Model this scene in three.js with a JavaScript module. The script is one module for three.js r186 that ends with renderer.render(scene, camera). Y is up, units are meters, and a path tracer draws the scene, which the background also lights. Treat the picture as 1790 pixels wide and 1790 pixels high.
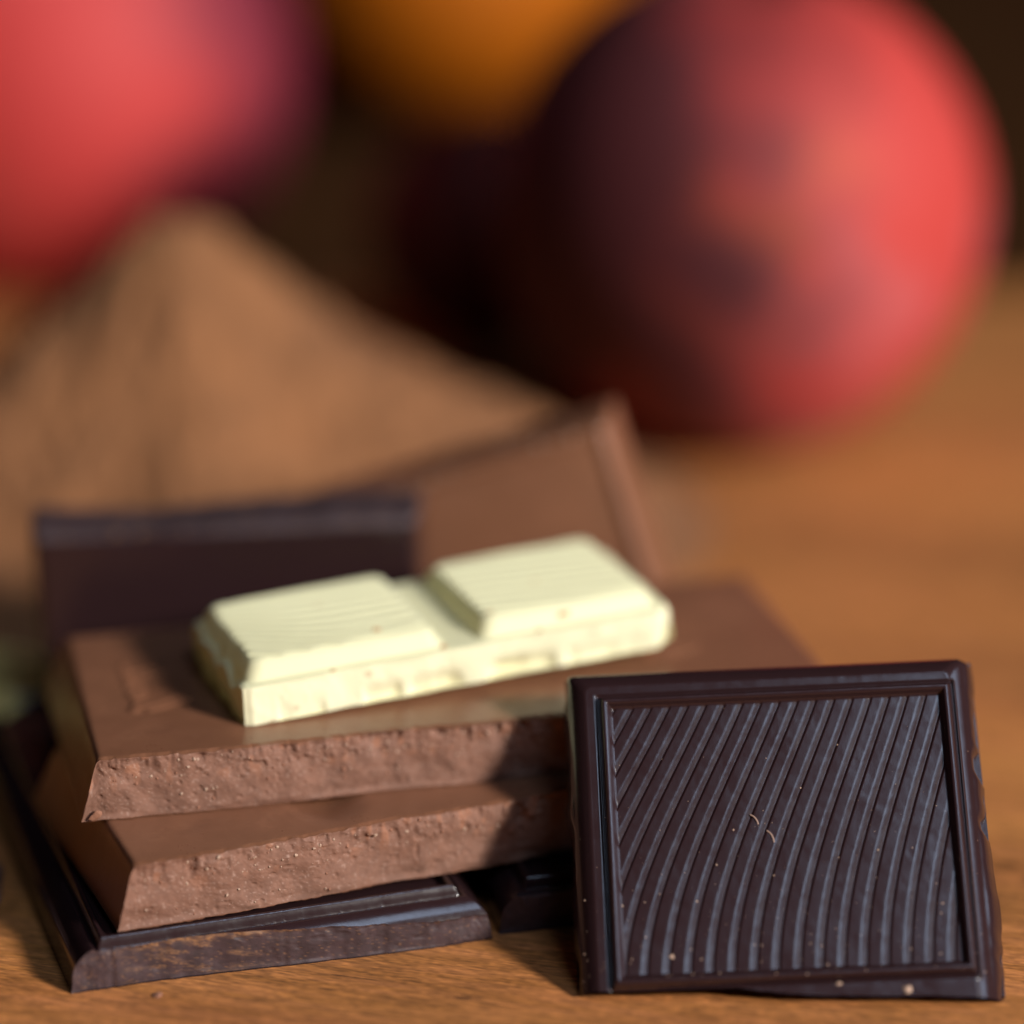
import * as THREE from 'three';
import { mergeGeometries } from 'three/addons/utils/BufferGeometryUtils.js';
import { RectAreaLightUniformsLib } from 'three/addons/lights/RectAreaLightUniformsLib.js';

// ---------------------------------------------------------------- camera, light, exposure
const scene = new THREE.Scene();
scene.background = new THREE.Color(0x000000);
const camera = new THREE.PerspectiveCamera(18, 1, 0.02, 6);
camera.position.set(0, 0.143, 0.26387);
camera.rotation.x = -20 * Math.PI / 180;
camera.focus = 0.3015;
camera.userData.fStop = 5.3;
scene.add(camera);
const renderer = new THREE.WebGLRenderer({ antialias: true });
renderer.setSize(1024, 1024);
renderer.toneMapping = THREE.LinearToneMapping;
renderer.toneMappingExposure = 1;
renderer.shadowMap.enabled = true;
RectAreaLightUniformsLib.init();

const dirOf = (az, el) => new THREE.Vector3(Math.sin(az * Math.PI / 180) * Math.cos(el * Math.PI / 180), Math.sin(el * Math.PI / 180), Math.cos(az * Math.PI / 180) * Math.cos(el * Math.PI / 180));
const CENTRE = new THREE.Vector3(0, 0.01, -0.04);
function areaLight(az, el, dist, w, h, color, intensity) {
  const l = new THREE.RectAreaLight(color, intensity, w, h);
  l.position.copy(CENTRE).addScaledVector(dirOf(az, el), dist);
  l.lookAt(CENTRE);
  scene.add(l);
  return l;
}
const KEY = { az: 51.5, el: 26, dist: 1.5, size: 0.21, color: new THREE.Color(1, 0.98, 0.94), power: 262 };
const WINDOW_COLOUR = new THREE.Color(0.56, 0.73, 1.0), WINDOWS = [{ az: 36, el: 60, dist: 1.25, w: 0.4, h: 0.36, power: 7.2 }, { az: 88, el: 27, dist: 1.25, w: 0.42, h: 0.42, power: 3.6 }];
const keyLight = areaLight(KEY.az, KEY.el, KEY.dist, KEY.size, KEY.size, KEY.color, KEY.power);
const windowLights = WINDOWS.map((o) => areaLight(o.az, o.el, o.dist, o.w, o.h, WINDOW_COLOUR, o.power));

// ---------------------------------------------------------------- helpers
const MM = 0.001;
const hash = (x, y, z) => { let h = Math.imul(x, 374761393) ^ Math.imul(y, 668265263) ^ Math.imul(z, 1274126177); h = Math.imul(h ^ (h >>> 13), 1103515245); return ((h ^ (h >>> 16)) >>> 0) / 4294967296; };
const fade = (t) => t * t * t * (t * (t * 6 - 15) + 10);
const mix = (a, b, t) => a + (b - a) * t;
const clamp = (x, a = 0, b = 1) => Math.min(b, Math.max(a, x));
const smooth = (a, b, x) => { const t = clamp((x - a) / (b - a)); return t * t * (3 - 2 * t); };
function noise(x, y, z = 0) {               // -1 .. 1
  const X = Math.floor(x), Y = Math.floor(y), Z = Math.floor(z), u = fade(x - X), v = fade(y - Y), w = fade(z - Z);
  const p = (k) => mix(mix(hash(X, Y, Z + k), hash(X + 1, Y, Z + k), u), mix(hash(X, Y + 1, Z + k), hash(X + 1, Y + 1, Z + k), u), v);
  return mix(p(0), p(1), w) * 2 - 1;
}
function fbm(x, y, z = 0, n = 4) { let s = 0, a = 0.5; for (let i = 0; i < n; i++) { s += a * noise(x, y, z + i * 17.3); x = x * 2.03 + 11.7; y = y * 2.03 + 5.1; z *= 2; a *= 0.5; } return s; }
function rng(seed) { let s = seed; return () => { s = (s + 0x6d2b79f5) | 0; let t = Math.imul(s ^ (s >>> 15), 1 | s); t = (t + Math.imul(t ^ (t >>> 7), 61 | t)) ^ t; return ((t ^ (t >>> 14)) >>> 0) / 4294967296; }; }

const taken = {};
function numbered(name) { const n = taken[name] = (taken[name] ?? -1) + 1; return n ? name + '_' + String(n).padStart(3, '0') : name; }
function thing(name, label, category, group) {
  const o = new THREE.Group(); o.name = numbered(name); o.userData = { label, category }; if (group) o.userData.group = group; scene.add(o); return o;
}
function mesh(name, geometry, material, parent) {
  const m = new THREE.Mesh(geometry, material); m.name = name; m.castShadow = m.receiveShadow = true; if (parent) parent.add(m); return m;
}
function struct(name, geometry, material, label) {
  const m = mesh(name, geometry, material, scene); m.userData = { label, category: name.replace(/_/g, ' '), kind: 'structure' }; return m;
}
// a sheet of nu x nv points (millimetres), with optional colour per point
function sheet(nu, nv, fn, flip = false, colour = null) {
  const pos = new Float32Array(nu * nv * 3), uv = new Float32Array(nu * nv * 2), col = colour ? new Float32Array(nu * nv * 3) : null, idx = new Uint32Array((nu - 1) * (nv - 1) * 6);
  for (let j = 0, k = 0; j < nv; j++) for (let i = 0; i < nu; i++, k++) {
    const p = fn(i, j); pos[k * 3] = p[0] * MM; pos[k * 3 + 1] = p[1] * MM; pos[k * 3 + 2] = p[2] * MM;
    uv[k * 2] = p[3] ?? p[0]; uv[k * 2 + 1] = p[4] ?? p[2];
    if (col) { const c = colour(i, j, p); col[k * 3] = c[0]; col[k * 3 + 1] = c[1]; col[k * 3 + 2] = c[2]; }
  }
  for (let j = 0, k = 0; j < nv - 1; j++) for (let i = 0; i < nu - 1; i++) {
    const a = j * nu + i, b = a + 1, c = a + nu, d = c + 1;
    if (flip) { idx[k++] = a; idx[k++] = c; idx[k++] = b; idx[k++] = b; idx[k++] = c; idx[k++] = d; } else { idx[k++] = a; idx[k++] = b; idx[k++] = c; idx[k++] = b; idx[k++] = d; idx[k++] = c; }
  }
  const g = new THREE.BufferGeometry();
  g.setAttribute('position', new THREE.BufferAttribute(pos, 3)); g.setAttribute('uv', new THREE.BufferAttribute(uv, 2));
  if (col) g.setAttribute('color', new THREE.BufferAttribute(col, 3));
  g.setIndex(new THREE.BufferAttribute(idx, 1)); g.computeVertexNormals();
  return g;
}
// split a sheet into named pieces by a key of each face's middle (normals stay those of the whole)
function split(g, keyOf) {
  const P = g.attributes.position.array, I = g.index.array, groups = new Map();
  for (let f = 0; f < I.length; f += 3) {
    const a = I[f] * 3, b = I[f + 1] * 3, c = I[f + 2] * 3;
    const key = keyOf((P[a] + P[b] + P[c]) / 3 / MM, (P[a + 2] + P[b + 2] + P[c + 2]) / 3 / MM);
    if (!groups.has(key)) groups.set(key, []);
    groups.get(key).push(I[f], I[f + 1], I[f + 2]);
  }
  const out = [];
  for (const [key, list] of groups) {
    const map = new Map(), idx = new Uint32Array(list.length);
    list.forEach((v, i) => { if (!map.has(v)) map.set(v, map.size); idx[i] = map.get(v); });
    const h = new THREE.BufferGeometry();
    for (const n of Object.keys(g.attributes)) {
      const s = g.attributes[n], d = new Float32Array(map.size * s.itemSize);
      for (const [v, k] of map) for (let q = 0; q < s.itemSize; q++) d[k * s.itemSize + q] = s.array[v * s.itemSize + q];
      h.setAttribute(n, new THREE.BufferAttribute(d, s.itemSize));
    }
    h.setIndex(new THREE.BufferAttribute(idx, 1)); out.push([key, h]);
  }
  return out;
}
const spread = (from, to, step) => { const n = Math.max(1, Math.ceil((to - from) / step)); return Array.from({ length: n + 1 }, (_, i) => from + (to - from) * i / n); };
const fineEnds = (W, edge, fine, coarse, both = true) => [...spread(0, edge, fine).slice(0, -1), ...spread(edge, both ? W - edge : W, coarse).slice(0, -1), ...(both ? spread(W - edge, W, fine) : [W])];

// A piece of moulded chocolate lying flat: x along the front edge, y up, z from the front (0) back to -D.
// height(x, z) gives its moulded top (0 at moulded sides); sides whose top does not come down are broken and get a broken face.
function piece({ xs, zs, D, height, front = () => 0, warp = (x, z) => [x, z], shade = null }) {
  const nu = xs.length, nv = zs.length;
  const at = (i, j) => { const x = xs[i], f = front(x), z = mix(f, -D, zs[j] / D); const [wx, wz] = warp(x, z); return [wx, height(x, z), wz, wx, wz]; };
  const top = sheet(nu, nv, at, false, shade && ((i, j, p) => shade(p[0], p[2])));
  const under = sheet(nu, 2, (i, j) => { const p = at(i, j ? nv - 1 : 0); return [p[0], 0, p[2], p[0], p[2]]; }, true, shade && (() => shade(0, 0)));
  return { top, under, at, nu, nv };
}
// broken wall below one side of a piece: out = outward direction, push(s, y, t) = how far the break bulges (mm), slant shifts its foot
function wall(p, side, rows, push, slant = 0, colour = null) {
  const n = side === 'front' || side === 'back' ? p.nu : p.nv;
  const edge = (k) => side === 'front' ? p.at(k, 0) : side === 'back' ? p.at(k, p.nv - 1) : side === 'left' ? p.at(0, k) : p.at(p.nu - 1, k);
  const o = { front: [0, 1], back: [0, -1], left: [-1, 0], right: [1, 0] }[side];
  return sheet(n, rows, (k, r) => {
    const e = edge(k), t = r / (rows - 1), y = e[1] * t, s = side === 'front' || side === 'back' ? e[0] : e[2];
    const d = push(s, y, t, e[1]) - (e[1] - y) * slant;
    return [e[0] + o[0] * d, y, e[2] + o[1] * d, s, y];
  }, side === 'back' || side === 'left', colour && ((k, r, q) => colour(q[3], q[4], r / (rows - 1))));
}
// a smooth curve through [d, h] points
function curve(points) {
  return (d) => {
    if (d <= points[0][0]) return points[0][1];
    for (let i = 1; i < points.length; i++) if (d <= points[i][0]) {
      const [x1, y1] = points[i - 1], [x2, y2] = points[i], y0 = (points[i - 2] ?? points[i - 1])[1], x0 = (points[i - 2] ?? [x1 - 1])[0], [x3, y3] = points[i + 1] ?? [x2 + 1, y2];
      const h = x2 - x1, t = (d - x1) / h, s = (y2 - y1) / h;
      let m1 = (s + (y1 - y0) / (x1 - x0)) / 2, m2 = (s + (y3 - y2) / (x3 - x2)) / 2;
      if (s * ((y1 - y0) / (x1 - x0)) <= 0) m1 = 0; if (s * ((y3 - y2) / (x3 - x2)) <= 0) m2 = 0;
      m1 = Math.sign(s) * Math.min(Math.abs(m1), 3 * Math.abs(s)); m2 = Math.sign(s) * Math.min(Math.abs(m2), 3 * Math.abs(s));
      const t2 = t * t, t3 = t2 * t;
      return (2 * t3 - 3 * t2 + 1) * y1 + (t3 - 2 * t2 + t) * h * m1 + (3 * t2 - 2 * t3) * y2 + (t3 - t2) * h * m2;
    }
    return points[points.length - 1][1];
  };
}
const smin = (a, b, k) => { const h = clamp(0.5 + 0.5 * (b - a) / k); return mix(b, a, h) - k * h * (1 - h); };
// turn and place: lean back, roll in its own plane and yaw; local point (mm) lands on world point (mm)
function place(o, yaw, local, world, { standing = false, lean = 0, roll = 0 } = {}) {
  const r = Math.PI / 180, m = new THREE.Matrix4();
  if (standing) {
    m.makeRotationY(yaw * r).multiply(new THREE.Matrix4().makeRotationX(-lean * r)).multiply(new THREE.Matrix4().makeRotationZ(roll * r)).multiply(new THREE.Matrix4().makeRotationX(Math.PI / 2));
  } else m.makeRotationY(yaw * r).multiply(new THREE.Matrix4().makeRotationX(lean * r)).multiply(new THREE.Matrix4().makeRotationZ(roll * r));
  o.quaternion.setFromRotationMatrix(m);
  o.position.fromArray(world).multiplyScalar(MM).sub(new THREE.Vector3(...local).multiplyScalar(MM).applyQuaternion(o.quaternion));
}
// small irregular lump
function lump(r, seed, squash = 0.7, detail = 1) {
  const g = new THREE.IcosahedronGeometry(r, detail), p = g.attributes.position, v = new THREE.Vector3();
  for (let i = 0; i < p.count; i++) { v.fromBufferAttribute(p, i); const k = 1 + 0.45 * noise(v.x / r * 1.3 + seed * 7.1, v.y / r * 1.3, v.z / r * 1.3 + seed); v.multiplyScalar(k); v.y *= squash; p.setXYZ(i, v.x, v.y, v.z); }
  g.computeVertexNormals(); return g;
}

// ---------------------------------------------------------------- materials
function dataTexture(n, m, fn, srgb = false) {
  const d = new Uint8Array(n * m * 4);
  for (let y = 0, k = 0; y < m; y++) for (let x = 0; x < n; x++, k += 4) { const c = fn(x / n, y / m); d[k] = clamp(c[0]) * 255; d[k + 1] = clamp(c[1] ?? c[0]) * 255; d[k + 2] = clamp(c[2] ?? c[0]) * 255; d[k + 3] = 255; }
  const t = new THREE.DataTexture(d, n, m); t.wrapS = t.wrapT = THREE.RepeatWrapping; t.magFilter = THREE.LinearFilter; if (srgb) t.colorSpace = THREE.SRGBColorSpace; t.needsUpdate = true; return t;
}
// periodic value noise for tiles
function pnoise(x, y, px, py, s) {
  const X = Math.floor(x), Y = Math.floor(y), u = fade(x - X), v = fade(y - Y), m = (a, n) => ((a % n) + n) % n;
  return mix(mix(hash(m(X, px), m(Y, py), s), hash(m(X + 1, px), m(Y, py), s), u), mix(hash(m(X, px), m(Y + 1, py), s), hash(m(X + 1, px), m(Y + 1, py), s), u), v);
}
const grainTile = dataTexture(512, 512, (u, v) => [0.4 * pnoise(u * 24, v * 24, 24, 24, 1) + 0.3 * pnoise(u * 60, v * 60, 60, 60, 2) + 0.3 * pnoise(u * 150, v * 150, 150, 150, 3)]);
const roughTile = dataTexture(512, 512, (u, v) => { const a = pnoise(u * 9, v * 9, 9, 9, 5), b = pnoise(u * 34, v * 30, 34, 30, 6), c = pnoise(u * 180, v * 170, 180, 170, 7); return [0, 0.72 + 0.2 * a + 0.14 * b + 0.1 * (c - 0.5)]; });
const bloomTile = dataTexture(512, 512, (u, v) => { const a = pnoise(u * 5, v * 6, 5, 6, 21) * 0.5 + pnoise(u * 17, v * 19, 17, 19, 22) * 0.3 + pnoise(u * 70, v * 60, 70, 60, 23) * 0.2, k = 0.9 + 0.1 * a, p = 0.09 * smooth(0.62, 0.8, a); return [k + p * 0.5, k + p, k + p * 1.3]; }, true);
const tile = (t, per) => { const c = t.clone(); c.repeat.set(1 / per, 1 / per); c.needsUpdate = true; return c; };   // uv are millimetres
const rgb = (r, g, b) => new THREE.Color().setRGB(r, g, b);
const mat = (o) => new THREE.MeshPhysicalMaterial(o);
const milkSmooth = mat({ color: rgb(0.212, 0.086, 0.0445), map: tile(bloomTile, 29), roughness: 0.37, roughnessMap: tile(roughTile, 17), bumpMap: tile(grainTile, 7), bumpScale: 0.000005, name: 'milk_chocolate' });
const milkBroken = mat({ vertexColors: true, roughness: 0.82, bumpMap: tile(grainTile, 3.1), bumpScale: 0.000007, name: 'broken_milk_chocolate' });
const darkSmooth = mat({ color: rgb(0.023, 0.0102, 0.0108), roughness: 0.235, roughnessMap: tile(roughTile, 13), bumpMap: tile(grainTile, 6), bumpScale: 0.000003, name: 'dark_chocolate' });
const darkBroken = mat({ vertexColors: true, roughness: 0.62, bumpMap: tile(grainTile, 3.3), bumpScale: 0.00001, name: 'broken_dark_chocolate' });
const whiteSmooth = mat({ color: rgb(0.87, 0.815, 0.5), roughness: 0.9, transmission: 0.28, clearcoat: 0.35, clearcoatRoughness: 0.4, bumpMap: tile(grainTile, 7), bumpScale: 0.000004, name: 'white_chocolate' });
const whiteBroken = mat({ vertexColors: true, roughness: 0.95, transmission: 0.16, bumpMap: tile(grainTile, 3.7), bumpScale: 0.000002, name: 'broken_white_chocolate' });
const darkRough = mat({ color: rgb(0.045, 0.025, 0.026), roughness: 0.6, bumpMap: tile(grainTile, 4), bumpScale: 0.00001, name: 'rough_dark_chocolate' });
const crumbMilk = mat({ color: rgb(0.26, 0.11, 0.062), roughness: 0.85 }), crumbPale = mat({ color: rgb(0.38, 0.24, 0.165), roughness: 0.8 }), crumbCocoa = mat({ color: rgb(0.2, 0.1, 0.05), roughness: 0.9 });

const milkBreakColour = (seed) => (s, y, t) => {
  const a = fbm(s * 0.5 + seed, y * 0.5, 3), b = noise(s * 3.1, y * 3.1, seed), c = noise(s * 5.5 + 9, y * 5.5, seed + 4), k = 1 + 0.16 * a + 0.1 * b;
  const tan = smooth(0.42, 0.7, noise(s * 1.3, y * 0.8, seed + 8)) * smooth(0.35, 0.8, t) * 0.8, pale = smooth(0.62, 0.85, c) * 0.45;
  let q = [0.192 * k, 0.087 * k, 0.054 * k];
  q = [mix(q[0], 0.34, tan * 0.6), mix(q[1], 0.135, tan * 0.6), mix(q[2], 0.068, tan * 0.6)];
  return [mix(q[0], 0.4, pale), mix(q[1], 0.25, pale), mix(q[2], 0.19, pale)];
};
const breakPush = (seed, amp = 1) => (s, y, t, h) => amp * smooth(0, 0.1, t) * smooth(1, 0.93, t) *
  (0.5 * fbm(s * 0.3 + seed, y * 0.4, seed, 2) + 0.16 * fbm(s * 0.8, y * 0.6, seed + 5, 2) + 0.035 * noise(s * 3.4, y * 3.0, seed) * (0.4 + 0.9 * noise(s * 0.5, y * 0.5, seed + 6)) + 0.022 * noise(s * 7.5, y * 7.5, seed + 2)
  - 0.3 * smooth(0.4, 0.75, noise(s * 0.7, y * 0.5, seed + 9)) * smooth(0.5, 0.85, t) + 0.16 * smooth(0.45, 0.7, noise(s * 1.7, y * 1.1, seed + 3)) * smooth(0.5, 0.9, t) - 0.12 * smooth(0.72, 0.9, noise(s * 1.6, y * 1.6, seed + 12)));

// ---------------------------------------------------------------- the setting: wooden table and the dark surface behind it
const GRAIN = 15 * Math.PI / 180;
const woodTile = dataTexture(2048, 1024, (u, v) => {
  const w = 0.012 * (pnoise(u * 3, v * 6, 3, 6, 11) - 0.5) + 0.004 * (pnoise(u * 9, v * 14, 9, 14, 12) - 0.5), y = v + w;
  const band = pnoise(u * 2, y * 17, 2, 17, 13), fine = pnoise(u * 26, y * 130, 26, 130, 14), fibre = pnoise(u * 90, y * 420, 90, 420, 15), fleck = pnoise(u * 260, y * 500, 260, 500, 19);
  const pore = smooth(0.8, 0.95, pnoise(u * 60, y * 330, 60, 330, 16)) * smooth(0.4, 0.7, pnoise(u * 8, y * 40, 8, 40, 18)), cloud = pnoise(u * 5, v * 5, 5, 5, 17);
  const k = 0.72 + 0.06 * (band - 0.5) + 0.11 * (fine - 0.5) + 0.22 * (fibre - 0.5) + 0.17 * (fleck - 0.5) + 0.12 * (cloud - 0.5) - 0.26 * pore;
  return [0.87 * k + 0.02, 0.57 * k * (0.97 + 0.05 * band), 0.315 * k * (0.92 + 0.12 * fine)];
}, true);
const woodBump = dataTexture(1024, 1024, (u, v) => { const w = 0.012 * (pnoise(u * 3, v * 6, 3, 6, 11) - 0.5), y = v + w; return [0.6 * pnoise(u * 90, y * 420, 90, 420, 15) + 0.25 * pnoise(u * 10, y * 110, 10, 110, 14) - 0.5 * smooth(0.8, 0.95, pnoise(u * 60, y * 330, 60, 330, 16)) + 0.4]; });
for (const t of [woodTile, woodBump]) { t.repeat.set(1 / 150, 1 / 90); t.rotation = 0; t.offset.set(0.31, 0.17); }
const woodMat = mat({ map: woodTile, bumpMap: woodBump, bumpScale: 0.00003, roughness: 0.58, specularIntensity: 0.7, name: 'oiled_wood' });
{
  const g = new THREE.BoxGeometry(0.9, 0.008, 0.53), p = g.attributes.position, uv = g.attributes.uv;
  for (let i = 0; i < p.count; i++) { p.setXYZ(i, p.getX(i), p.getY(i) - 0.004, p.getZ(i) + 0.033); const x = p.getX(i) * 1000, z = p.getZ(i) * 1000 + p.getY(i) * 1000; uv.setXY(i, x * Math.cos(GRAIN) + z * Math.sin(GRAIN), -x * Math.sin(GRAIN) + z * Math.cos(GRAIN)); }
  struct('wooden_board', g, woodMat, 'warm brown wooden board with fine grain that everything lies on');
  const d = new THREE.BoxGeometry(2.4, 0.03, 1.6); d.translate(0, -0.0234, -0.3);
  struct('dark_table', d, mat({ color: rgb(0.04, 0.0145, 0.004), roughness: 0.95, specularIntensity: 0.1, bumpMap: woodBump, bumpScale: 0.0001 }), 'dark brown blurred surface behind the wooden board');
}

// ---------------------------------------------------------------- moulded dark chocolate: rim, groove, bead, ribbed field
const mould = curve([[0, 0], [0.15, 1.3], [0.35, 2.3], [0.7, 2.9], [1.2, 3.4], [1.7, 3.75], [2.2, 3.95], [2.35, 3.93], [2.55, 3.7], [2.8, 4.3], [3.1, 4.75], [3.4, 4.72], [3.75, 4.2], [3.9, 4.12], [9, 4.12]]);
const swing = (v) => (0.2 * v + 1.3 * v * v - 0.5667 * v * v * v) / 0.9333;
const ribPhase = (u, v) => { const g = swing(v); return (u - 0.345 * g) / (1 - 0.14 * g) / 0.065; };
const rib = (t) => t < 0.5 ? -smooth(0.105, 0.005, t) : -Math.pow(clamp((t - 0.63) / 0.36), 1.4);      // 0 on the rib, -1 in the groove

function tablet() {
  const W = 38.5, D = 33.8;
  const XL = -0.7, XR = 37.8, dist = (x, z) => { const a = Math.min(x, W - x), y = -z; return Math.min(a, D - 0.6 - y, y + 0.3); };
  const phase = (x, z) => ribPhase((x - 3.85) / (W - 7.7), (-z - 3.55) / (D - 8));
  const outline = (z) => 0.75 + 0.45 * noise(z * 0.22, 4.2) + 0.1 * noise(z * 0.9, 8) - 0.8 * smooth(1.9, 0.3, Math.abs(-z - 23)) - 0.5 * smooth(1.2, 0.2, Math.abs(-z - 17));
  const height = (x, z) => {
    const d = dist(x, z), y = -z, outer = smin(smin(x - XL, XR - x, 0.8), D - y, 0.8);
    let h = d < 2.3 ? mould(Math.min(2.3, Math.max(0, Math.min(outer, y + 2.2)))) : mould(d);
    if (d > 3.75) { const f = phase(x, z); h += 0.125 * rib(f - Math.floor(f)) * smooth(3.75, 3.95, d); }
    return h + 0.03 * fbm(x * 0.2, z * 0.2, 2) + 0.004 * noise(x * 1.3, z * 1.3, 3);
  };
  const xs = [...spread(XL, 3, 0.1).slice(0, -1), ...spread(3, W - 4, 0.06).slice(0, -1), ...spread(W - 4, XR, 0.09)], zs = [...spread(0, 30, 0.085).slice(0, -1), ...spread(30, D, 0.085)];
  const front = (x) => -(x < 13 ? mix(2.25, 2.05, x / 13) : mix(2.05, 0.15, smooth(13, 22, x) * 0.35 + 0.65 * (x - 13) / (W - 13))) + 0.1 * fbm(x * 0.5, 3) + 0.05 * noise(x * 2.3, 1);
  const p = piece({ xs, zs, D, height, front, warp: (x, z) => [x > XR - 0.5 ? x + (x - XR + 0.5) / 0.5 * Math.max(0, outline(z)) : x < 0 ? x + x * 0.4 * noise(z * 0.4, 3) : x, z] });
  const key = (x, z) => { const d = dist(x, z); return d > 3.85 ? 'rib ' + Math.floor(phase(x, z)) : d > 2.5 ? 'border' : 'body'; };
  const t = thing('dark_chocolate_square', 'glossy dark chocolate square with curved ribs leaning against the front of the stack', 'chocolate');
  for (const [k, g] of split(p.top, key)) {
    const foot = wall(p, 'front', 24, (s, y, q) => 0.22 * fbm(s * 1.2, y * 1.2, 4) * smooth(0, 0.2, q) * smooth(1, 0.85, q), 0.9);
    if (k === 'body') { mesh('body', mergeGeometries([g, p.under]), darkSmooth, t); mesh('broken_edge', foot, darkSmooth, t); } else mesh(k === 'border' ? 'raised_border' : 'rib', g, darkSmooth, t);
  }
  const X = new THREE.Vector3(0.99875, 0.04997, 0.0014), N = new THREE.Vector3(-0.03516, 0.68231, 0.73022), Z = new THREE.Vector3().crossVectors(X, N);
  t.quaternion.setFromRotationMatrix(new THREE.Matrix4().makeBasis(X, N, Z));
  t.position.set(9.1, 1.5, 2.37).multiplyScalar(MM).sub(new THREE.Vector3(2.6, 4.0, -2.3).multiplyScalar(MM).applyQuaternion(t.quaternion));
  t.updateMatrixWorld(true);
  const inv = t.matrixWorld.clone().invert(), v = new THREE.Vector3();
  t.traverse((o) => { if (!o.isMesh || o.name === 'rib') return; const a = o.geometry.attributes.position; for (let i = 0; i < a.count; i++) { v.fromBufferAttribute(a, i).applyMatrix4(t.matrixWorld); if (v.y < 0.00005) { v.y = 0.00005; v.applyMatrix4(inv); a.setXYZ(i, v.x, v.y, v.z); } } });
  return { t, height };
}
const tab = tablet();

// flat dark chocolate on the table under the stack
const darkBreakColour = (seed, smear) => (s, y, t) => {
  const k = 1 + 0.3 * fbm(s * 0.6, y * 0.6, seed) + 0.2 * noise(s * 3, y * 3, seed);
  let q = [0.048 * k, 0.025 * k, 0.026 * k];
  const streak = smear * (0.4 + 0.6 * t) * smooth(-0.06, 0.3, fbm(s * 0.45 - y * 0.5, y * 2.2 + s * 0.5, seed + 3, 5)) * smooth(3.5, 7, s) * smooth(22, 13, s) + smear * 0.9 * smooth(0.9, 1, t + 0.08 * noise(s * 1.4, 2)) * smooth(4, 6, s) * smooth(26, 20, s);
  const dust = smooth(0.66, 0.85, noise(s * 6, y * 6, seed + 1)) * 0.5, m = clamp(streak * (0.4 + 0.45 * noise(s * 9, y * 9, 5)) + dust * smear * 0.7);
  return [mix(q[0], 0.31, m), mix(q[1], 0.145, m), mix(q[2], 0.062, m)];
};
function darkFlat(name, label, W, D, frontCut, slantL, slantR, world, yaw, seed, smear) {
  const dist = (x, z) => Math.min(x, W - x, D + z, -z + frontCut);
  const height = (x, z) => { const d = dist(x, z), o = smin(smin(x, W - x, 0.8), D + z, 0.8); return (d < 2.3 ? mould(Math.min(2.3, Math.max(0, Math.min(o, -z + frontCut)))) : mould(d)) * 1.05 + 0.03 * fbm(x * 0.3, z * 0.3, seed); };
  const xs = fineEnds(W, 4.4, 0.1, 0.22), zs = [...spread(0, 5, 0.1).slice(0, -1), ...spread(5, D - 4, 0.6).slice(0, -1), ...spread(D - 4, D, 0.15)];
  const front = (x) => -mix(slantL, slantR, smooth(0.1, 0.95, x / W)) + 0.1 * fbm(x * 0.4, seed) + 0.05 * noise(x * 1.8, seed);
  const p = piece({ xs, zs, D, height, front }), t = thing(name, label, 'chocolate');
  for (const [k, g] of split(p.top, (x, z) => { const d = dist(x, z); return d > 2.5 && d < 3.85 ? 'raised_border' : d >= 3.85 ? 'flat_field' : 'body'; })) mesh(k, k === 'body' ? mergeGeometries([g, p.under]) : g, darkSmooth, t);
  mesh('broken_edge', wall(p, 'front', 48, breakPush(seed, 0.4), 0.06, darkBreakColour(seed, smear)), darkBroken, t);
  place(t, yaw, [0, 0, -slantL], world);
  return t;
}
darkFlat('dark_chocolate_bar', 'dark chocolate bar dusted with cocoa, flat on the wood at the bottom of the stack', 40, 64, 0.1, 2.35, 0.35, [-40.4, 0.03, 0.4], 18.6, 3, 1);
darkFlat('dark_chocolate_bar', 'black dark chocolate bar in shadow under the stack, beside the leaning ribbed square', 36, 30, 1.0, 0.6, 0.5, [-1.2, 0.03, -11.4], 14, 9, 0);

// ---------------------------------------------------------------- milk chocolate bars
const loop = (pts, n = 12) => new THREE.CatmullRomCurve3(pts.map(([a, b]) => new THREE.Vector3(a, b, 0))).getPoints(pts.length * n).map((v) => [v.x, v.y]);
// raised hand-like lettering: baseline runs along +a, strokes in millimetres
const script = [
  loop([[0.2, 1.6], [1.0, 3.6], [1.9, 5.2], [2.3, 4.4], [1.4, 2.2], [0.8, 0.5], [0.1, 0.3], [0.5, 0.0], [1.6, 0.5], [2.6, 0.4]]),
  loop([[2.6, 0.4], [3.1, 1.5], [3.0, 0.4], [3.6, 0.3], [4.1, 1.5], [4.1, 0.3], [4.6, 1.3], [5.0, 1.4], [5.0, 0.3], [5.6, 0.5]]),
  loop([[6.9, 1.4], [6.2, 1.4], [5.9, 0.6], [6.5, 0.3], [7.0, 1.3], [7.5, 4.2], [7.1, 1.0], [7.6, 0.3], [8.2, 1.0], [8.7, 3.8], [8.3, 0.9], [8.9, 0.3], [9.6, 0.7]]),
];
function strokeHeight(a, b, width) {
  if (a < -1 || a > 10.6 || b < -1 || b > 6) return 0;
  let d = 9;
  for (const s of script) for (const q of s) { const e = Math.hypot(a - q[0], b - q[1]); if (e < d) d = e; }
  return smooth(width, 0, d);
}
const slab = curve([[0, 0], [0.3, 1.05], [1.0, 3.3], [1.6, 5.25], [1.85, 5.85], [2.2, 6.2], [2.8, 6.3], [9, 6.3]]);
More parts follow.
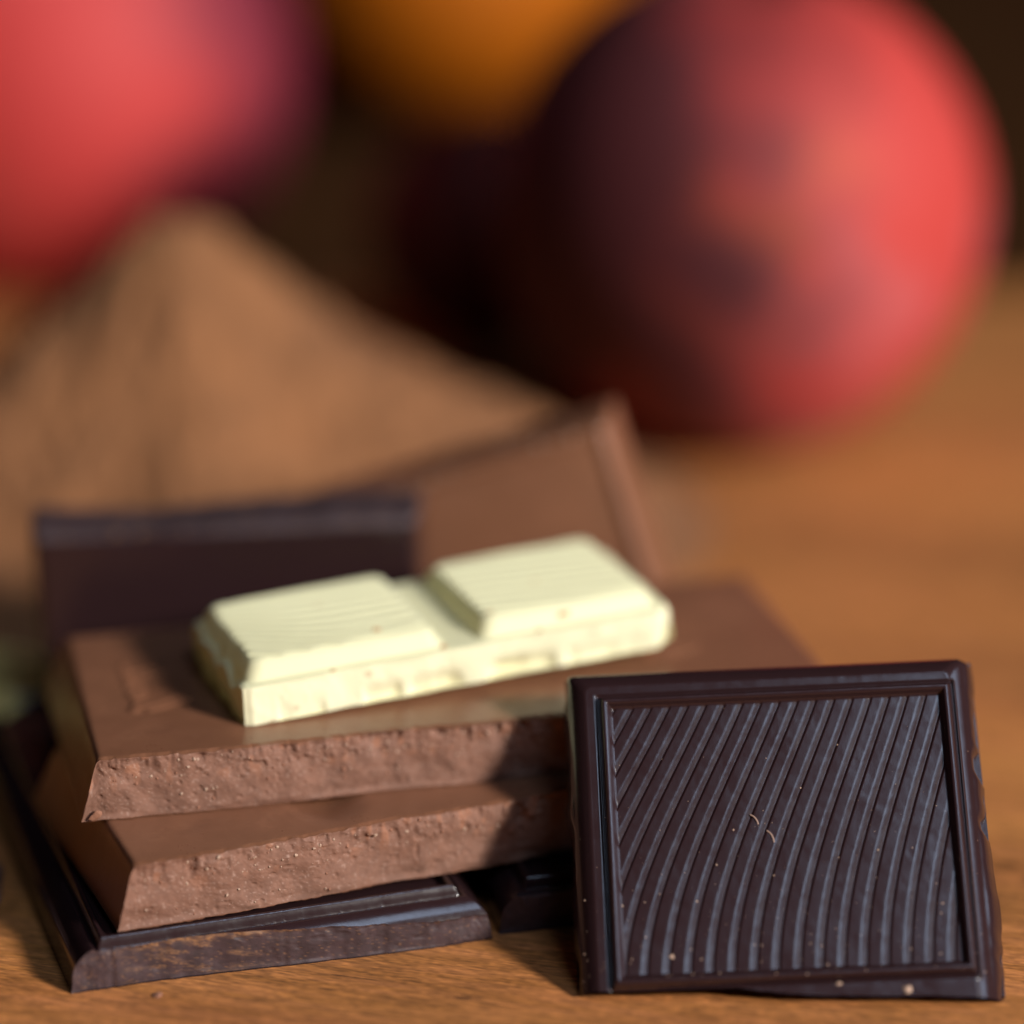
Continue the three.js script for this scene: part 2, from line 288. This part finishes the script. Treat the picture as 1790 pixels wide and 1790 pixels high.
function milkBar(label, W, D, H, world, yaw, seed, logos, shadeDent) {
  const letters = (x, z) => { let s = 0; for (const [lx, lz] of logos) s = Math.max(s, strokeHeight((-z - lz) * 0.8, (x - lx) * 0.85, 0.42)); return s; };
  const height = (x, z) => {
    const d = smin(smin(x, (W - x), 0.6), D + z, 0.6);
    let h = slab(Math.max(0, d * (x < W / 2 ? mix(1.15, 0.85, clamp(-z / D)) : 1))) * H / 6.3 + 0.05 * fbm(x * 0.12, z * 0.16, seed) + 0.012 * fbm(x * 0.9, z * 0.9, seed + 3);
    if (d > 2) { h += 0.2 * letters(x, z) - 0.09 * smooth(2.4, 0, Math.hypot(x - 8 - seed % 3, z + 6.5)); if (shadeDent) h -= shadeDent[3] * smooth(shadeDent[2], 0, Math.hypot((x - shadeDent[0]), (z - shadeDent[1]) * 0.6)); }  // the added hollow stands in for a shadow under the upper bar
    const lip = front(x) - z;  // just behind the break the skin is pulled down a little
    return h - 0.22 * smooth(0.55, 0, lip) * (0.55 + 0.45 * noise(x * 1.1, seed)) * smooth(0, 3, d);
  };
  const front = (x) => 0.5 * fbm(x * 0.16, seed, 1, 3) + 0.22 * fbm(x * 0.9, seed + 2) + 0.07 * noise(x * 3, seed);
  const broad = (x) => 0.5 * fbm(x * 0.16, seed, 1, 2), push = (s, y, t, h) => breakPush(seed)(s, y, t, h) + (broad(s) - front(s)) * smooth(0.98, 0.7, t);
  const xs = [...spread(0, 3.4, 0.085).slice(0, -1), ...spread(3.4, W - 3.4, 0.14).slice(0, -1), ...spread(W - 3.4, W, 0.1)];
  const zs = [...spread(0, 1, 0.1).slice(0, -1), ...spread(1, 24, 0.15).slice(0, -1), ...spread(24, D - 3, 0.3).slice(0, -1), ...spread(D - 3, D, 0.14)];
  const p = piece({ xs, zs, D, height, front }), t = thing('milk_chocolate_bar', label, 'chocolate');
  for (const [k, g] of split(p.top, (x, z) => logos.length && letters(x, z) > 0.2 ? 'raised_lettering ' + (x > W / 2) : 'body')) mesh(k.split(' ')[0], k === 'body' ? mergeGeometries([g, p.under]) : g, milkSmooth, t);
  mesh('broken_edge', wall(p, 'front', 64, push, 0.02, milkBreakColour(seed)), milkBroken, t);
  // granules standing out of the broken face
  const r = rng(seed * 97 + 5), list = [], tanned = [];
  for (let i = 0; i < 520; i++) {
    const s = 1.5 + r() * (W - 3), hh = height(s, front(s)), y = hh * (0.06 + 0.9 * (r() < 0.5 ? r() : 0.6 + 0.4 * r())), size = 0.04 + 0.16 * Math.pow(r(), 5), g = lump(size, i + seed, 0.8, 1);
    const z = front(s) + push(s, y, y / hh, hh) - (hh - y) * 0.02 + size * 0.1;
    g.rotateX(r() * 6); g.rotateY(r() * 6); g.translate(s, y, z); g.scale(MM, MM, MM); (r() < 0.55 ? list : tanned).push(g);
  }
  mesh('granules', mergeGeometries(list), crumbPale, t).userData.kind = 'stuff';
  mesh('granules', mergeGeometries(tanned), crumbMilk, t).userData.kind = 'stuff';
  place(t, yaw, [0, 0, 0], world);
  return t;
}
milkBar('plain milk chocolate bar, lower of the two stacked, resting on the dusted dark bar', 74.5, 31.5, 6.55, [-36.2, 5.06, -2.1], 22.2, 7, [], [22.5, -7.2, 4.4, 0.9]);
const upper = milkBar('milk chocolate bar with raised lettering, on top of the stack, carrying the white piece', 77, 33.8, 6.25, [-40.4, 11.72, -11.4], 13.8, 12, [[6.3, 10.2], [58, 11]], null);

// ---------------------------------------------------------------- white chocolate piece with two segments
function whitePiece() {
  const W = 44.9, D = 18.6, segs = [[0.55, 20.7], [24.3, 43.4]];
  const bump = (x, z) => { let h = 0; for (const [a, b] of segs) { const d = smin(smin(x - a, b - x, 1.3), smin(-z - 0.75, D - 0.5 + z, 1.3), 1.3); h = Math.max(h, curveW(d)); } return h; };
  const curveW = curve([[-0.3, 0], [0, 0.08], [0.35, 0.7], [0.8, 1.55], [1.2, 1.93], [1.7, 2.05], [9, 2.05]]);
  const lines = (x, z) => { const s = x < 22 ? 0 : 1, u = (x - segs[s][0]) / 19.5, v = -z / D, f = (v * 1.0 + (u - 0.5) * (s ? 0.16 : mix(0.62, 0.05, smooth(0.2, 0.75, u * 0.6 + v * 0.6)))) * 10.5; const t = f - Math.floor(f); return 1 - smooth(0, 0.3, t) + smooth(0.7, 1, t); };
  const chip = (x, z) => Math.max(1.5 * smooth(2.6, 0.2, Math.hypot(x * 1.2, (z + 3.6))), 1.1 * smooth(2.2, 0, Math.hypot(x * 1.5, z + 9)));
  const height = (x, z) => {
    const b = bump(x, z), side = Math.min(x, W - x, -z, D + z);
    return 4 - 0.7 * smooth(0.5, 0, Math.min(W - x, D + z)) - (x < 1 ? chip(x, z) * smooth(1, 0, x) * 0.7 : 0) + b - (b > 1.85 ? 0.34 * lines(x, z) * smooth(1.85, 2.0, b) : 0) + 0.05 * fbm(x * 0.3, z * 0.3, 6) - 0.12 * smooth(0.4, 0, side);
  };
  const front = (x) => 0.25 * fbm(x * 0.3, 2, 0, 2) - 1.6 * smooth(2.2, 0, W - x) - 0.3 * smooth(0.8, 0, x);
  const xs = fineEnds(W, 2, 0.08, 0.14), zs = fineEnds(D, 2, 0.08, 0.14);
  const warp = (x, z) => [x + (x < 3 ? (0.18 * fbm(z * 0.5, 3) + 0.5 * smooth(1.8, 0, D + z) + 0.25 * noise(z * 0.8, 9) * smooth(0, 1, -z)) * (1 - x / 3) : x > W - 3 ? (0.2 * fbm(z * 0.5, 6) - 0.9 * smooth(2, 0, D + z)) * (1 - (W - x) / 3) : 0), z];
  const p = piece({ xs, zs, D, height, front, warp }), t = thing('white_chocolate_piece', 'cream white chocolate piece of two segments lying on the top milk chocolate bar', 'chocolate');
  for (const [k, g] of split(p.top, (x, z) => bump(x, z) > 0.12 ? (x < 22.5 ? 'segment left' : 'segment right') : 'body')) mesh(k.split(' ')[0], k === 'body' ? mergeGeometries([g, p.under]) : g, whiteSmooth, t);
  const cream = (s, y, q) => { const k = 0.99 + 0.03 * fbm(s * 1.3, y * 1.3, 4), f = smooth(0.8, 0.9, noise(s * 0.8, y * 1.0, 3)) * 0.4 + smooth(0.9, 1, q) * smooth(0.2, 0.45, noise(s * 0.22 + 5, 7)) * smooth(9, 4, s) * 0.7; return [mix(0.88 * k, 0.45, f), mix(0.82 * k, 0.24, f), mix(0.54 * k, 0.1, f)]; };
  const foot = (s, y, q, h) => (0.16 * fbm(s * 0.25, y * 0.2, 7, 2) + 0.02 * noise(s * 2.1, y * 1.3, 4)) * smooth(0, 0.12, q) * smooth(1, 0.9, q) + 0.03 * noise(s * 0.9, y * 0.4, 2) * smooth(0, 0.3, q) * smooth(1, 0.7, q) - smooth(0.65, 0, q) * Math.max(0, 0.5 + 0.75 * noise(s * 0.3, 3) + 0.4 * noise(s * 0.8, 5)) * 0.95;
  mesh('broken_edge', mergeGeometries([wall(p, 'front', 52, foot, 0, cream), wall(p, 'left', 40, (s, y, q, h) => 0.45 * breakPush(31)(s, y, q, h), 0, cream)]), whiteBroken, t);
  mesh('moulded_edge', mergeGeometries([wall(p, 'right', 20, (s, y, q) => 0.35 * (1 - q) * Math.min(1, q * 6 + 0.2), 0, null), wall(p, 'back', 20, () => 0, 0, null)]), whiteSmooth, t);
  const spots = [];
  for (const [x, z, r] of [[7.5, -9.5, 0.35], [11.5, -12.5, 0.3], [14.6, -3.3, 0.4], [20.5, -1.0, 0.4], [26.2, -2.6, 0.35], [33.4, -1.25, 0.55], [30.5, -0.6, 0.35], [33, -8, 0.25], [9, -0.35, 0.3]]) { const g = lump(r, x, 0.25, 1); g.rotateY(x); g.translate(x, height(x, z) + 0.01, z); g.scale(MM, MM, MM); spots.push(g); }
  mesh('cocoa_specks', mergeGeometries(spots), mat({ color: rgb(0.55, 0.3, 0.12), roughness: 0.8 }), t).userData.kind = 'stuff';
  place(t, 21.5, [0, 0, 0], [-25.3, 18.06, -19.4], { roll: 2.3 });
}
whitePiece();

// ---------------------------------------------------------------- pieces standing behind the stack
function standing(name, label, material, brokenMaterial, W, D, H, profile, local, world, yaw, o, seed, colour) {
  const height = (x, z) => profile(Math.max(0, smin(smin(x, W - x, 0.5), D + z, 0.5))) + 0.08 * fbm(x * 0.15, z * 0.15, seed) + (o.lip ? o.lip(x, z) : 0);
  const front = (x) => 0.2 * fbm(x * 0.3, seed);
  const p = piece({ xs: fineEnds(W, 3, 0.12, 0.3), zs: fineEnds(D, 3, 0.12, 0.3), D, height, front, warp: o.warp }), t = thing(name, label, 'chocolate');
  for (const [k, g] of split(p.top, o.key ?? (() => 'body'))) mesh(k, k === 'body' ? mergeGeometries([g, p.under]) : g, k === 'rough_top' ? darkRough : material, t);
  mesh('broken_edge', wall(p, 'front', 24, breakPush(seed, 0.6), 0, colour), brokenMaterial, t);
  const lumps = [], r = rng(seed);
  for (let i = 0; i < 26; i++) { const x = 2 + r() * (W - 4), z = -D + 0.3 + r() * 1.6, s = 0.12 + 0.25 * r() * r(), g = lump(s, i, 0.7, 1); g.translate(x, height(x, z), z); g.scale(MM, MM, MM); lumps.push(g); }
  mesh('crumbs_on_edge', mergeGeometries(lumps), name.startsWith('dark') ? crumbCocoa : crumbPale, t).userData.kind = 'stuff';
  place(t, yaw, local, world, { standing: true, ...o });
  return t;
}
const darkSide = curve([[0, 0], [0.25, 3], [0.5, 5.6], [0.8, 6.9], [1.3, 7.5], [2, 7.6], [9, 7.6]]);
standing('dark_chocolate_slab', 'thick dark chocolate slab standing on edge behind the left of the stack', darkSmooth, darkBroken, 41.6, 25.8, 7.6, darkSide, [2.3, 7.6, -25.8], [-48.6, 26.2, -52.8], 3, { lean: 3, roll: 1.6, key: (x, z) => -z > 24 ? 'rough_top' : 'body', warp: (x, z) => [x, z * (1 - 0.03 * Math.exp(-(((x - 13) / 9) ** 2)) + 0.012 * fbm(x * 0.25, 3))] }, 41, darkBreakColour(41, 0.1));
const milkSide = curve([[0, 0], [0.4, 2.6], [1.0, 5.2], [1.5, 6.1], [2.0, 6.3], [2.5, 6.1], [3.0, 5.9], [9, 5.9]]);
standing('milk_chocolate_slab', 'milk chocolate slab tilted up behind the white piece, corner raised toward the nectarine', milkSmooth, milkBroken, 39, 24, 6.4, milkSide, [37.6, 6.1, -23.2], [9.6, 33.8, -64.5], -5, { lean: 7, roll: 18.2, key: (x, z) => Math.min(x, 39 - x, 24 + z) < 2.5 ? 'body' : 'flat_field' }, 52, milkBreakColour(52));

// a white piece and a crumb of dark chocolate cut by the left edge of the picture
{
  const t = thing('white_chocolate_piece', 'blurred white chocolate piece in shadow at the left edge, warm bounce light in its colour', 'chocolate');
  const prof = curve([[0, 0], [0.4, 2.5], [1, 4.2], [1.8, 4.8], [3, 5], [9, 5]]);
  const p = piece({ xs: fineEnds(22, 3, 0.2, 0.6), zs: fineEnds(18, 3, 0.2, 0.6), D: 18, height: (x, z) => prof(Math.max(0, smin(smin(x, 22 - x, 0.8), 18 + z, 0.8))) });
  mesh('body', mergeGeometries([p.top, p.under]), mat({ color: rgb(0.82, 0.6, 0.2), roughness: 0.6 }), t);  // yellow of warm bounced light is put into this white chocolate colour
  mesh('broken_edge', wall(p, 'front', 20, breakPush(61), 0, () => [0.8, 0.62, 0.2]), whiteBroken, t);  // same bounce-light yellow in the broken face
  place(t, -24, [22, 0, 0], [-53.4, 0.03, -52]);
  const f = thing('dark_chocolate_fragment', 'small broken dark chocolate fragment cut off by the left edge, on the wood', 'chocolate');
  const g = lump(4.2, 5, 0.62, 5); g.translate(0, 1.7, 0); g.scale(MM, MM, MM);
  mesh('body', g, mat({ color: rgb(0.09, 0.045, 0.04), roughness: 0.6 }), f);
  f.position.set(-0.0535, 0, -0.0185);
}

// ---------------------------------------------------------------- cocoa powder heap
{
  const nx = 300, nz = 240;
  const h = (x, z) => {
    const dx = x + 42, dz = (z + 128) / 1.12, a = Math.atan2(dz, dx), r = Math.hypot(dx, dz) * (1 + 0.06 * noise(a * 2.2, 1) + 0.03 * noise(a * 6, 2));
    let y = 43 * Math.exp(-Math.pow((Math.sqrt(r * r + 64) - 5.5) / 23.5, 1.3)) + 11 * Math.exp(-((x + 3) ** 2 / 380 + (z + 124) ** 2 / 420)) + 7 * Math.exp(-((x + 72) ** 2 / 400 + (z + 112) ** 2 / 300)) - 2.2;
    y += smooth(0, 6, y) * (1.9 * fbm(x * 0.08 + 2, z * 0.08, 3) + 1.1 * fbm(x * 0.24, z * 0.24, 5) + 1.2 * fbm(x * 0.7, z * 0.6, 7));
    return Math.max(y, -0.4);
  };
  const g = sheet(nx, nz, (i, j) => { const x = mix(-125, 40, i / (nx - 1)), z = mix(-62, -215, j / (nz - 1)); return [x, h(x, z), z, x, z]; }, false, (i, j, p) => { const k = 1 + 0.3 * fbm(p[0] * 0.2, p[2] * 0.18, 9) + 0.15 * noise(p[0] * 1.4, p[2] * 1.4); return [0.255 * k, 0.1 * k, 0.035 * k]; });
  const t = mesh('cocoa_powder_heap', g, mat({ vertexColors: true, roughness: 0.95, bumpMap: tile(grainTile, 5), bumpScale: 0.00015 }), scene);
  t.userData = { label: 'blurred heap of brown cocoa powder behind the chocolate at the left', category: 'cocoa powder' };
}

// ---------------------------------------------------------------- fruit
function fruit(name, label, category, r, centre, turn, colour, material) {
  const t = thing(name, label, category), n = 150, m = 100;
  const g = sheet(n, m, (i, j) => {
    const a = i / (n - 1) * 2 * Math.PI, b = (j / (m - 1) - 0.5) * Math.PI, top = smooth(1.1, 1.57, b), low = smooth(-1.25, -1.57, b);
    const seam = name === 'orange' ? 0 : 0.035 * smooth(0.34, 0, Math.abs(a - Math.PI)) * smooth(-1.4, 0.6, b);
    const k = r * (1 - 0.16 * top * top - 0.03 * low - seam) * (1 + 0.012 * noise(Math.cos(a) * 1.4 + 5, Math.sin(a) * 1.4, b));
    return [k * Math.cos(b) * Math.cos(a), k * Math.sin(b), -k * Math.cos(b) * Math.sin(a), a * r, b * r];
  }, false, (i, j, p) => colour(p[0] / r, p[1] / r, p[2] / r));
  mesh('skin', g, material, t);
  const s = new THREE.CylinderGeometry(1.1, 1.5, 3, 10); s.translate(0, r * 0.845, 0); s.scale(MM, MM, MM);
  mesh('stem_end', s, mat({ color: rgb(0.12, 0.07, 0.03), roughness: 0.9 }), t);
  t.rotation.set(...turn); t.position.fromArray(centre).multiplyScalar(MM);
  return t;
}
const skin = mat({ vertexColors: true, roughness: 0.66, specularIntensity: 0.6, sheen: 0.12, sheenColor: rgb(0.5, 0.3, 0.3), sheenRoughness: 0.6, name: 'nectarine_skin' });
const blend3 = (a, b, t) => [mix(a[0], b[0], t), mix(a[1], b[1], t), mix(a[2], b[2], t)];
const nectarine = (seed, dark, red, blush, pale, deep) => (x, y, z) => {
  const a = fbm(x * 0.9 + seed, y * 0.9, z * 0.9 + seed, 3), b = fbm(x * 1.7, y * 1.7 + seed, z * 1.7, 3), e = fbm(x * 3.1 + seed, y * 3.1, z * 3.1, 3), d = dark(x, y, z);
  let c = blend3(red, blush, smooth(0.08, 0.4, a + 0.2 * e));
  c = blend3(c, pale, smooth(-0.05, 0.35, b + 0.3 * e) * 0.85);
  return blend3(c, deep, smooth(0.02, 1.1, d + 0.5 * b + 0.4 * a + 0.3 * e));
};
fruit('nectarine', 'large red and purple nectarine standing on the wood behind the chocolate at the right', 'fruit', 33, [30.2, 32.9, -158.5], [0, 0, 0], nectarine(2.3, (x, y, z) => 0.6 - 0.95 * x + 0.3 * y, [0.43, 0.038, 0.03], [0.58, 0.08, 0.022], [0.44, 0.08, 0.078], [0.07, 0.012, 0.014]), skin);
fruit('nectarine', 'bright red nectarine behind the cocoa heap at the upper left, half out of the picture', 'fruit', 40, [-75.4, 32, -252], [0, 0.2, 0], nectarine(7.7, (x, y, z) => 1.25 * x - 0.12, [0.5, 0.04, 0.035], [0.56, 0.07, 0.03], [0.5, 0.052, 0.048], [0.17, 0.016, 0.03]), skin);
fruit('plum', 'added dark red fruit filling the shaded gap between the big nectarine and the cocoa heap', 'fruit', 18, [-3, 17.9, -203], [0, 0.9, 0], () => [0.09, 0.008, 0.004], skin);  // added fruit; its dark red colour fills the shaded gap
const peel = mat({ vertexColors: true, roughness: 0.6, specularIntensity: 0.4, bumpMap: tile(grainTile, 30), bumpScale: 0.0004, name: 'orange_peel' });
fruit('orange', 'orange fruit at the back, its lower side showing at the top between the two nectarines', 'fruit', 36, [-11.7, 27.8, -390], [0.1, 0.3, 0.1], (x, y, z) => { const k = 1 + 0.1 * fbm(x * 3, y * 3, z * 3); return [0.44 * k, 0.105 * k, 0.0008]; }, peel);

// ---------------------------------------------------------------- crumbs and shavings that can be told apart
function onTablet(x, Y) { const v = new THREE.Vector3(x, tab.height(x, -Y), -Y).multiplyScalar(MM); return tab.t.localToWorld(v); }
function crumb(name, label, geometry, material, position, quaternion) { const m = mesh(numbered(name), geometry, material, scene); m.userData = { label, category: 'crumb' }; m.position.copy(position); if (quaternion) m.quaternion.copy(quaternion); return m; }
const flat = (r, seed) => { const g = lump(r, seed, 0.45, 2); g.scale(MM, MM, MM); return g; };
crumb('chocolate_crumb', 'pale tan crumb stuck at the bottom right rim of the ribbed dark square', flat(0.4, 3), crumbPale, onTablet(29.4, 1.2), tab.t.quaternion);
crumb('chocolate_crumb', 'tiny pale round crumb on the lower left ribs of the leaning dark square', flat(0.22, 4), crumbPale, onTablet(8.2, 5.2), tab.t.quaternion);
crumb('chocolate_crumb', 'small tan crumb on the raised lower border of the leaning dark square', flat(0.22, 8), crumbPale, onTablet(23.2, 2.0), tab.t.quaternion);
function shaving(x, Y, l, ang, seed, label) {
  const c = new THREE.CatmullRomCurve3([[-l, 0.05, 0.03], [-l / 3, 0.16, -0.05], [l / 3, 0.16, -0.03], [l, 0.04, 0.07]].map((p) => new THREE.Vector3(...p)));
  const g = new THREE.TubeGeometry(c, 20, 0.055, 6); g.scale(1, 0.6, 1.4); g.rotateY(ang); g.scale(MM, MM, MM);
  crumb('chocolate_shaving', label, g, mat({ color: rgb(0.3, 0.18, 0.13), roughness: 0.6 }), onTablet(x, Y), tab.t.quaternion);
}
shaving(16.6, 17.9, 0.6, -0.9, 1, 'thin tan shaving on the ribs of the leaning square, upper one of two');
shaving(18.0, 16.2, 0.65, -1.05, 2, 'thin tan shaving on the ribs of the leaning square, lower one of two');
{
  const r = rng(77), list = [];
  for (let i = 0; i < 260; i++) { const x = 0 + r() * 37.3, Y = 2.6 + r() * r() * 29, s = 0.02 + 0.07 * Math.pow(r(), 4), g = lump(s, i, 0.6, 1); g.translate(x, tab.height(x, -Y) + s * 0.2, -Y); g.scale(MM, MM, MM); list.push(g); }
  const d = mesh('chocolate_dust', mergeGeometries(list), crumbPale, scene); d.position.copy(tab.t.position); d.quaternion.copy(tab.t.quaternion);
  d.userData = { label: 'fine pale chocolate dust sprinkled over the leaning ribbed dark square', category: 'chocolate dust', kind: 'stuff' };
}
crumb('chocolate_crumb', 'small tan crumb on the wood in front of the dusted dark bar', flat(0.4, 11), crumbMilk, new THREE.Vector3(-0.0324, 0.0001, 0.0007));
{
  upper.updateMatrixWorld(true);
const g = lump(0.5, 14, 0.8, 1); g.scale(1.3, 1.0, 0.4); g.rotateZ(0.5); g.scale(MM, MM, MM);
  crumb('chocolate_curl', 'reddish curl of chocolate hanging on the lower left corner of the upper milk bar', g, crumbMilk, upper.localToWorld(new THREE.Vector3(1.3, 0.75, 0.15).multiplyScalar(MM)), upper.quaternion);
}

// ---------------------------------------------------------------- what lights the place, outside the picture
{
  const lampBody = thing('studio_lamp', 'square studio lamp out of the picture to the right', 'lamp');
  lampBody.position.copy(keyLight.position); lampBody.quaternion.copy(keyLight.quaternion);
  const s = KEY.size, face = new THREE.BoxGeometry(s, s, 0.004); face.translate(0, 0, 0.006);
  mesh('glowing_diffuser', face, mat({ color: rgb(0.8, 0.8, 0.8), emissive: KEY.color, emissiveIntensity: 6 }), lampBody);
  const box = new THREE.BoxGeometry(s * 1.15, s * 1.15, 0.08); box.translate(0, 0, 0.05); mesh('housing', box, mat({ color: rgb(0.03, 0.03, 0.03), roughness: 0.6 }), lampBody);
  WINDOWS.forEach((o, k) => {
    const w = thing('window', k ? 'bright square window out of the picture, lower and farther right' : 'bright square window out of the picture, high above the camera', 'window');
    w.position.copy(windowLights[k].position); w.quaternion.copy(windowLights[k].quaternion);
    const pane = new THREE.BoxGeometry(o.w, o.h, 0.004); pane.translate(0, 0, 0.006);
    mesh('pane', pane, mat({ color: rgb(0.5, 0.5, 0.5), emissive: WINDOW_COLOUR, emissiveIntensity: 0.6 }), w);
    for (const [x, y, a, b] of [[0, o.h / 2 + 0.02, o.w + 0.08, 0.04], [0, -o.h / 2 - 0.02, o.w + 0.08, 0.04], [o.w / 2 + 0.02, 0, 0.04, o.h], [-o.w / 2 - 0.02, 0, 0.04, o.h]]) { const g = new THREE.BoxGeometry(a, b, 0.05); g.translate(x, y, 0.01); mesh('frame', g, mat({ color: rgb(0.6, 0.58, 0.55), roughness: 0.6 }), w); }
  });
}
renderer.render(scene, camera);
